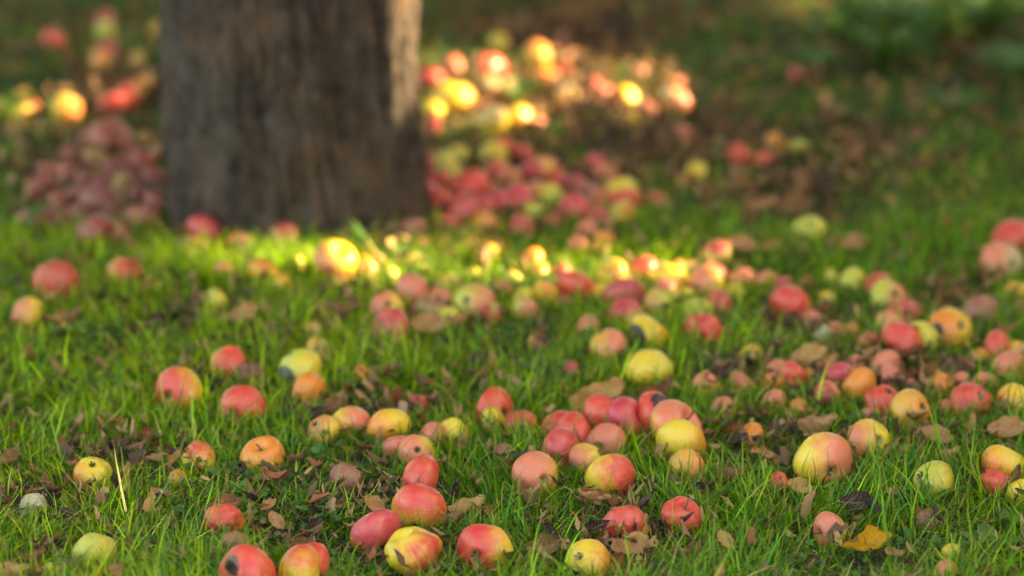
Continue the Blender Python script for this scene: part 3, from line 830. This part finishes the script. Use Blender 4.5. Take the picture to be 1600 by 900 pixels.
LEAVES = """
938 626 100 t2 28 | long tan leaf rolled like a tube behind the red cluster
1020 618 50 r3 10 | rusty crumpled leaf under the round lemon yellow apple
1040 606 40 b3 60 | brown leaf tip standing beside the rusty crumpled leaf
729 787 58 t4 15 | folded tan leaf beside the trio's rear apple
583 790 44 p0 -40 | pointed pinkish leaf behind the pinkish red apple
714 762 34 d5 70 | small dark rolled leaf above the folded tan one
432 815 34 p0 -50 | small pinkish tan leaf in grass beyond the dusky pink apple
495 818 34 d1 40 | dark curled leaf with a pale tip in open grass
474 851 40 b2 10 | dark brown leaf scrap above the yellow lower edge apple
925 777 54 p5 -15 | crumpled brown leaf just below the golden red apple
931 824 46 d1 20 | twisted grey brown leaf against the brick red apple
975 862 62 p2 -5 | large brown leaf curled beneath the brick red apple
1000 846 44 t3 -30 | tan leaf edge at the foot of the brick red apple
966 878 36 r0 60 | rust red leaf stub beside the pale yellow apple
1144 733 42 b4 5 | brown pointed leaf arched over the grass beside the round green leaf
852 855 54 b0 10 | long dull brown leaf lying flat near the lower edge
858 832 40 d2 -40 | dark broken leaf above the long dull brown one
1134 845 34 t0 -50 | slim tan leaf fragment alone in the green
1125 892 26 p0 60 | pinkish leaf scrap at the lower edge
1248 762 44 t0 -15 | pale tan leaf touching the largest apple
1369 847 54 o6 20 | bright orange maple leaf lying in the grass
1340 857 42 o1 -5 | orange strip of leaf before the maple leaf
1394 866 36 p2 -10 | dull pink leaf below the maple leaf
1483 705 34 t4 10 | small ochre leaf behind the blotchy green apple
1463 682 50 p0 -20 | long pink brown leaf behind the clear yellow apple
1275 657 62 p4 5 | broad pinkish leaf lying behind the largest apple
1583 750 52 b1 70 | dark curled leaf upright over the pink red pair
1535 742 26 d0 90 | thin dark leaf beside the yellow orange pair
1341 786 54 d0 5 | purplish dark leaf lying flat under the largest apple
1395 700 40 p1 50 | pinkish leaf against the clear yellow apple
204 859 42 b1 110 | two tone leaf standing curled with a dark inner side
197 742 38 p3 80 | pinkish cleft leaf beside the golden yellow apple
115 724 24 p5 0 | small pinkish leaf behind the golden yellow apple
158 661 24 p5 90 | tiny peach leaf upright in far grass
231 678 30 r0 70 | rust orange leaf deep in the grass
275 716 34 p1 60 | beige leaf leaning by the yellow apple with red crown
14 718 46 b0 10 | brown leaf flat by the edge in green grass
16 668 34 b1 20 | small brown leaf near the edge above the flat one
16 884 56 t4 -10 | wide orange tan leaf in the corner
58 870 40 b2 40 | dark brown leaf behind the wide corner one
150 895 22 o4 80 | tiny orange leaf point at the lower edge
185 893 34 p0 -30 | pinkish leaf at the lower edge beside the dark one
108 800 34 d4 -20 | grey dark leaf beside the whitish rotten apple
235 788 40 t2 75 | narrow tan leaf standing among tall blades
355 788 46 b0 5 | brown leaves edge lying behind the dusky pink apple
525 477 68 b4 -5 | broad red brown leaf lying past the peach apples
672 508 56 p0 0 | pink brown leaf under the beige apple
715 503 34 p2 20 | small pinkish leaf beside the pink brown one
752 584 42 b1 40 | red brown leaf pair standing in short grass
769 562 28 p3 100 | little tan leaf upright over the red brown one
718 640 20 p3 90 | tiny peach leaf between grass tufts at mid lawn
1128 588 56 d2 30 | dark wine leaf behind the pale peach cap
1267 556 56 t0 15 | long tan leaf arched over pale grass
1292 566 40 t3 40 | tan leaf crossing the long arched one
1468 470 56 b5 80 | dark brown leaf cluster standing behind the spotted orange apple
1468 440 34 b2 88 | upright brown leaf stalk above the dark cluster
1505 462 42 b0 -10 | dusty brown leaf beside the standing cluster
1159 385 48 p0 -10 | pale pinkish leaf on shaded lawn beside the red topped green apple
1205 385 40 t1 20 | tan leaf in shade short of the green yellow apple
1334 382 46 p0 10 | faded red leaf beyond the green yellow apple
1300 372 30 p4 30 | dull rose leaf next to the faded red one
1420 370 26 b0 10 | brown leaf dot on the far shaded lawn
1510 362 34 p5 50 | pinkish leaf near the scarlet edge apple
97 492 54 b4 10 | arched brown leaf beside the yellow edge apple
79 462 22 p0 10 | faint rose leaf above the arched brown one
520 636 44 b0 30 | long pinkish brown leaf past the orange apple
497 645 34 d2 10 | dark leaf behind the yellow pink topped apple
430 700 26 b1 -10 | brown leaf against the stem bowl apple
1240 325 60 b0 0 | wide dull brown leaf on bare far ground
1190 325 52 p5 10 | dull mauve leaf on bare far ground
1245 300 56 b4 60 | brown leaf standing in far shade
1290 290 46 d0 30 | dark leaf past the standing brown one
1335 240 42 p1 50 | mauve leaf leaning on the far shaded lawn
1080 690 30 p4 60 | small leaf beside the pale yellow cluster apple
1150 690 44 d2 10 | dark red leaf before the half eaten apple
1195 712 40 p1 -10 | torn pale leaf under the half eaten apple
1150 670 30 r1 30 | red leaf tip among blades by the half eaten apple
640 660 0 p0 0 | x
1575 672 60 p0 5 | long tan red leaf lying near the edge
1518 660 30 t3 80 | pale ochre leaf upright under the flat rosy apple
1452 580 30 b0 60 | dull leaf among blades under the spotted apple
845 520 24 b5 10 | small brown leaf beside the small pink apple
330 290 0 p0 0 | x
385 490 50 p0 20 | peach leaf beside the small lime yellow apple
300 500 34 d0 10 | dark leaf under the small lime yellow apple
420 790 28 p0 30 | tiny brown leaf between blades over the ochre apple
900 25 70 b0 20 | wide dark leaf on the far brown ground
960 45 60 d0 -10 | near black leaf on the far brown ground
"""
LC = []
for ln in LEAVES.strip().splitlines():
    left, label = [s.strip() for s in ln.split('|')]
    px, py, wd, cc, ang = left.split(); px, py, wd, ang = float(px), float(py), float(wd), float(ang)
    if wd < 1: continue
    up = .034
    p, k = at(px, py, up); L = wd*k/F_PX*1.12
    me = (LEAFM + [MAPLE])[int(cc[1])]
    ml = me.copy(); ml.materials.clear(); ml.materials.append(LM[cc[0]])
    o = link('fallen_leaf', ml); 
    x = imgdir(ang, random.uniform(-.5, .3)); n = Vector((random.uniform(-.5, .5), -.7+random.uniform(-.3, .3), 1)).normalized()
    n = (n - x*n.dot(x)).normalized(); y = n.cross(x)
    o.matrix_world = Matrix.Translation(p) @ Matrix((x, y, n)).transposed().to_4x4() @ Matrix.Scale(L, 4)
    tag(o, label, 'leaf', 'dry fallen leaves lying in the grass')
    if wd > 38 and py > 480:
        pm = link('stalk', PET.copy(), LM[cc[0]], o)
    LC.append((p.x, p.y, p.z, L*.4))
LC = np.array(LC)

# ------------------------------------------------------------------ weeds
def blade_leaf(pts_fn, W, n=7, m=5, seed=0, jag=0.):
    V = []
    for i in range(n):
        t = i/(n-1); c, side, up = pts_fn(t); wv = W*.5*(math.sin(math.pi*min(max(t*.96+.02, 0), 1)**.75)**.8)*(1+jag*(1 if i % 2 else -1))
        for j in range(m):
            s = (j/(m-1)-.5)*2; V.append(c + side*wv*s + up*wv*.35*abs(s))
    return V, grid_quads(m, n)
def weed(px, py, size, count, wf, label, el=(.15, .8), jag=0., spread=None, cat='weed'):
    p, k = at(px, py, .012); V = []; Q = []
    for c in range(count):
        a = (c/count*6.28 + random.uniform(-.4, .4)) if spread is None else R(spread[c % len(spread)])
        e0 = random.uniform(*el); L = size*random.uniform(.75, 1.1)
        h = Vector((math.cos(a), math.sin(a), 0)); side = Vector((-h.y, h.x, 0))
        def fn(t):
            e = e0*(1-.9*t) - .2*t; return h*(L*t*math.cos(e0*.7)) + Vector((0, 0, L*math.sin(e0)*t*(1-.42*t))), side, Vector((0, 0, 1))
        v, q = blade_leaf(fn, L*wf, 11 if jag else 8, 5, jag=jag)
        n0 = len(V); V += v; Q += [tuple(i+n0 for i in f) for f in q]
    o = link('broadleaf_weed', mesh_q('broadleaf_weed', V, Q), M_WEED, loc=p); tag(o, label, cat, 'broadleaf weeds in the lawn')
weed(1545, 862, .062, 5, .42, 'jagged light green weed rosette beside the little yellow apple', (.3, .7), .22)
weed(1575, 820, .05, 3, .4, 'blue green weed leaves over the jagged rosette', (.4, 1.0))
weed(1203, 745, .035, 3, .8, 'round leaved weed beside the brown pointed leaf', (.5, 1.1))
weed(912, 742, .032, 2, .6, 'oval leaved weed between the peach and golden apples', (.7, 1.2))
weed(885, 690, .034, 3, .5, 'small weed leaning on the salmon red apple', (.4, .9))
weed(258, 882, .04, 5, .55, 'soft clover green weed at the lower edge', (.3, .8))
weed(835, 585, .045, 4, .42, 'upright plantain weed at mid lawn', (.7, 1.3))
weed(1445, 790, .075, 4, .2, 'long leaved weed arching below the blotchy green apple', (.4, .8))
weed(1005, 560, .03, 3, .5, 'low weed beside the round lemon yellow apple', (.4, .9))
weed(1310, 672, .05, 3, .55, 'grey green weed leaf behind the largest apple', (.6, 1.2))
weed(1180, 570, .045, 3, .5, 'dark green weed by the yellow apple at mid lawn', (.6, 1.1))
weed(1585, 500, .10, 3, .28, 'long blue green weed leaf under the yellow edge apple', (.4, .7))
weed(130, 525, .06, 5, .4, 'pale wide leaved weed under the arched brown leaf', (.3, .7))
weed(815, 165, .10, 7, .22, 'bright green weed tuft lit in the far patch', (.9, 1.4))
weed(580, 395, .12, 3, .12, 'tall thin sunlit weed blades before the trunk', (1.25, 1.5))
weed(1385, 105, .20, 11, .35, 'leafy yellow green weed on the far lawn', (.5, 1.2))
weed(1450, 75, .24, 12, .3, 'tall weed lit from behind near the far top edge', (.7, 1.3))
weed(1540, 60, .24, 12, .3, 'golden green weed in the far corner', (.6, 1.3))
weed(1330, 60, .18, 10, .35, 'dim round weed beyond the lone pink apple', (.4, 1.1))
weed(1280, 110, .10, 6, .3, 'small leafy weed next to the lone pink apple', (.4, 1.1))
weed(1590, 130, .20, 10, .3, 'dark leafy weed at the far edge', (.5, 1.2))
weed(1500, 180, .11, 7, .3, 'loose leafy weed in far shade', (.4, 1.1))
weed(1400, 50, .22, 11, .3, 'broad weed under the orange red far apple', (.5, 1.2))
weed(25, 370, .12, 5, .14, 'tall green weed blades at the heap edge', (.8, 1.2))

# ------------------------------------------------------------------ litter, ground cover, grass (stuff)
BARE = [(1350, 610, 190, 45), (1250, 520, 120, 30), (600, 640, 120, 25), (200, 720, 120, 30), (560, 790, 90, 30), (1430, 710, 110, 25), (860, 50, 140, 45), (860, 165, 210, 50), (1130, 220, 90, 40), (1330, 230, 90, 40), (700, 300, 60, 60), (180, 160, 90, 50), (900, 60, 150, 70), (1230, 310, 150, 60), (1040, 240, 90, 60), (150, 290, 130, 90), (790, 290, 150, 70), (960, 850, 120, 50), (1480, 480, 80, 40), (100, 890, 120, 30), (450, 850, 70, 30), (1060, 700, 80, 30), (300, 500, 90, 30), (1160, 600, 60, 30), (700, 520, 80, 25), (60, 800, 90, 40), (780, 720, 30, 20), (1180, 700, 70, 35)]
def bare(x, y):
    px, py = to_px(x, y); b = np.zeros(len(x))
    for cx, cy, rx, ry in BARE: b = np.maximum(b, np.exp(-(((px-cx)/rx)**2+((py-cy)/ry)**2)*1.4))
    return b
def field(n, y0, y1, power=1.):
    y = y0 + (y1-y0)*rng.random(n)**power
    half = (y*CT + CAM_H*ST)*(830/F_PX) + .12
    x = rng.uniform(-1, 1, n)*half
    return x, y, half
def off_trunk(x, y, m=.0): return (x-TX)**2+(y-TY)**2 > (TR+m)**2

def litter():
    n = 40000; x, y, half = field(n, 3.3, 8.8)
    keep = (rng.random(n) < .20 + .9*bare(x, y) + .02*np.clip((y-6.2)/1.5, 0, 1) + .35*(fbm(x*4, y*4, 55)-.45)) & off_trunk(x, y)
    for cx, cy, cz, r in AC: keep &= (x-cx)**2+(y-cy)**2 > (r*1.0)**2
    x, y = x[keep], y[keep]; n = len(x); s = np.minimum(rng.gamma(3, .0032, n) + .003, .017)*(1+.4*np.clip((y-5)/2, 0, 1))
    P = np.stack([x, y, height(x, y) + rng.uniform(.006, .032, n)], 1)
    a = rng.uniform(0, 6.28, n); tl = rng.normal(0, .7, n)
    d = np.stack([np.cos(a)*np.cos(tl), np.sin(a)*np.cos(tl), np.sin(tl)], 1)
    e = np.stack([-np.sin(a), np.cos(a), rng.normal(0, .9, n)], 1)
    wv = rng.uniform(.15, .45, n)[:, None]; S = s[:, None]; up = np.array([0, 0, 1.])*S*rng.uniform(-.3, 1.0, n)[:, None]
    rows = []
    for t, ww in ((-1, .05), (-.45, .8), (.1, 1.), (.6, .65), (1, .05)):
        bend = up*(t*t)
        for sd in (-1, 0, 1): rows.append(P + d*S*(t+rng.normal(0, .16, (n, 1))) + e*S*wv*ww*sd*rng.uniform(.4, 1.5, (n, 1)) + bend + up*.6*abs(sd)*ww + np.array([0, 0, 1.])*S*rng.normal(0, .14, (n, 1)))
    V = np.stack(rows, 1).reshape(-1, 3); i = np.arange(n)*15
    Q = np.concatenate([np.stack([i+3*r+c, i+3*r+c+1, i+3*r+c+4, i+3*r+c+3], 1) for r in range(4) for c in range(2)])
    pal = np.array([(.13, .065, .035), (.22, .11, .055), (.42, .22, .09), (.36, .17, .09), (.06, .032, .022), (.46, .24, .13), (.54, .33, .12), (.34, .11, .04)])
    tint = np.repeat(pal[rng.integers(0, len(pal), n)]*rng.uniform(.7, 1.2, (n, 1)), 15, 0)
    o = link('leaf_litter', mesh_np('leaf_litter', V, Q, True, tint), M_LITTER); tag(o, 'small brown dead leaf scraps strewn low among the grass', 'leaf litter', kind='stuff')
litter()

def cover():
    n = 60000; x, y, half = field(n, 3.3, 8.5)
    keep = (fbm(x*3, y*3, 88, 3)+rng.normal(0, .05, n) > .50) & off_trunk(x, y) & (rng.random(n) > bare(x, y)*.8)
    x, y = x[keep], y[keep]; n = len(x); s = rng.uniform(.003, .0085, n)[:, None]
    P = np.stack([x, y, height(x, y)+rng.uniform(.006, .03, n)], 1)
    nr = rng.normal(0, .38, (n, 3)); nr[:, 2] = 1; nr /= np.linalg.norm(nr, axis=1)[:, None]
    e = np.cross(nr, rng.normal(0, 1, (n, 3))); e /= np.linalg.norm(e, axis=1)[:, None]; f = np.cross(nr, e)
    rows = [P + (e*math.cos(a)+f*math.sin(a)*.85)*s + nr*s*(.18 if k % 2 else -.05) for k, a in enumerate(np.linspace(0, 6.283, 7)[:-1])]
    V = np.stack(rows, 1).reshape(-1, 3); i = np.arange(n)*6
    Q = np.concatenate([np.stack([i, i+1, i+2, i+3], 1), np.stack([i, i+3, i+4, i+5], 1)])
    c = np.array([.08, .19, .035])*rng.uniform(.6, 1.5, (n, 1))*np.array([1., 1., 1.]); tint = np.repeat(c, 6, 0)
    o = link('ground_cover', mesh_np('ground_cover', V, Q, True, tint), M_COVER); tag(o, 'low clover and moss like leaves filling between the grass blades', 'ground cover', kind='stuff')
cover()

def grass():
    parts = []
    n1 = 200000; x, y, _ = field(n1, 3.35, 5.6); n2 = 135000; x2, y2, _ = field(n2, 5.3, 9.3)
    x = np.concatenate([x, x2]); y = np.concatenate([y, y2]); n = len(x)
    # pull blades together into tufts
    nt_ = 5200; tx, ty, _ = field(nt_, 3.35, 9.3)
    clump = fbm(x*5, y*5, 101, 3); bigp = fbm(x*1.3, y*1.3, 131, 2)
    ox = vnoise(x*28, y*28, 7)-.5; oy = vnoise(x*28, y*28, 17)-.5; x = x+ox*.03; y = y+oy*.03
    b = bare(x, y)
    keep = (rng.random(n) < 1.9*clump-.12) & off_trunk(x, y, -.01) & (rng.random(n) > b*.72)
    for cx, cy, cz, r in AC: keep &= (x-cx)**2+(y-cy)**2 > (r*.72)**2
    # open a little room in front of apples that show whole
    for cx, cy, cz, r in NC: keep &= ~((np.abs(x-cx) < r*.85) & (y < cy) & (y > cy-r*1.6) & (rng.random(n) < .6))
    for cx, cy, cz, r in LC: keep &= ~((np.abs(x-cx) < r*.95) & (y < cy+r*.4) & (y > cy-r*1.7) & (rng.random(n) < .9))
    x, y, clump, bigp = x[keep], y[keep], clump[keep], bigp[keep]; n = len(x)
    typ = rng.random(n); far = np.clip((y-4.6)/3, 0, 1)
    L = rng.gamma(5, .0080, n)*(.55+.85*clump)*(1-.22*np.clip((y-4.9)/.8, 0, 1))*(1-.25*np.clip((y-5.9)/.8, 0, 1))*(1-.45*bare(x, y))*.92+.008
    longb = typ < .05; L[longb] *= 1.6; L = np.minimum(L, .12)
    wd = rng.uniform(.00055, .0013, n)*(.7+L*7)*(1+.7*far)
    hd = (fbm(x*4.5, y*4.5, 151, 2)*18) + rng.normal(0, 1.3, n)
    t0 = np.abs(rng.normal(.25, .38, n)); bend = rng.gamma(2., .42, n)
    straw = rng.random(n) < .085+.10*bare(x, y); flat = rng.random(n) < .30
    t0 = np.where(flat | straw, rng.uniform(.8, 1.45, n), t0); bend = np.where(flat | straw, rng.uniform(-.2, .5, n), bend)
    z0 = height(x, y) - .004 + np.where(flat, rng.uniform(0, .022, n), 0)
    h = np.stack([np.cos(hd), np.sin(hd), np.zeros(n)], 1)
    tw = rng.normal(0, .7, n); sa = hd + np.pi/2 + tw; side = np.stack([np.cos(sa), np.sin(sa), np.zeros(n)], 1)
    S = 5; p = np.stack([x, y, z0], 1); C = [p]
    kink = rng.normal(0, .16, (S, n))
    sw = np.zeros(n)
    for i in range(S):
        a = np.minimum(t0 + bend*((i+.5)/S)**1.3 + kink[i]*.6, 1.75); sw = sw + kink[i]*.7
        hh = np.stack([np.cos(hd+sw), np.sin(hd+sw), np.zeros(n)], 1)
        p = p + (hh*np.sin(a)[:, None] + np.array([0, 0, 1.])*np.cos(a)[:, None])*(L/S)[:, None]; C.append(p)
    C = np.stack(C, 1); g0 = height(C[:, :, 0], C[:, :, 1]) + .001
    C[:, :, 2] = np.maximum(C[:, :, 2], g0)
    bad = np.zeros(n, bool)
    for cx, cy, cz, r in AC:
        near = np.nonzero((np.abs(x-cx) < r+.11) & (np.abs(y-cy) < r+.11))[0]
        if len(near) == 0: continue
        d = np.linalg.norm(C[near][:, 1:, :]-np.array([cx, cy, cz]), axis=2)
        bad[near] |= (d < r*.93).any(1)
    # blades over the whole-showing apples: thin them
    for cx, cy, cz, r in NC:
        near = np.nonzero((np.abs(x-cx) < r+.03) & (y < cy) & (y > cy-.16))[0]
        top = C[near][:, :, 2].max(1) > .03+(cy-y[near])*.0
        bad[near] |= top & (rng.random(len(near)) < .5)
    ok = ~bad; C = C[ok]; side = side[ok]; wd = wd[ok]; L = L[ok]; clump = clump[ok]; bigp = bigp[ok]; straw = straw[ok]; n = len(C); yy = C[:, 0, 1]
    prof = np.array([.75, 1., .95, .75, .45, .04])
    V = np.stack([C - side[:, None, :]*(wd[:, None]*prof)[:, :, None], C + side[:, None, :]*(wd[:, None]*prof)[:, :, None]], 2).reshape(-1, 3)
    i = np.arange(n)*2*(S+1)
    Q = np.concatenate([np.stack([i+2*k, i+2*k+1, i+2*k+3, i+2*k+2], 1) for k in range(S)])
    c1 = np.array([.115, .29, .010]); c2 = np.array([.33, .48, .016]); c3 = np.array([.04, .17, .025]); c4 = np.array([.62, .44, .15])
    m = np.clip(bigp*1.3-.25+rng.normal(0, .25, n), 0, 1)[:, None]; tint = c1*(1-m)+c2*m
    q = (rng.random(n) < .22+.5*np.clip((yy-5.7)/.8, 0, 1))[:, None]; tint = np.where(q, c3, tint)
    tint = np.where(straw[:, None], c4*rng.uniform(.45, 1.1, (n, 1)), tint)*rng.gamma(6, 1/6., (n, 1))
    # pale sheath at the foot, yellowing tip on some blades
    T = np.repeat(tint[:, None, :], S+1, 1); yel = (rng.random(n) < .42-.25*np.clip((yy-5.7)/.8, 0, 1))[:, None]
    for k, a in ((4, .35), (5, .8)): T[:, k] = np.where(yel, T[:, k]*(1-a)+np.array([.60, .46, .10])*a, T[:, k])
    tint = np.repeat(T[:, :, None, :], 2, 2).reshape(-1, 3)
    o = link('grass', mesh_np('grass', V, Q, True, tint), M_GRASS); tag(o, 'green tangled lawn grass with straw coloured blades', 'grass', kind='stuff')
    print('grass blades', n)
grass()
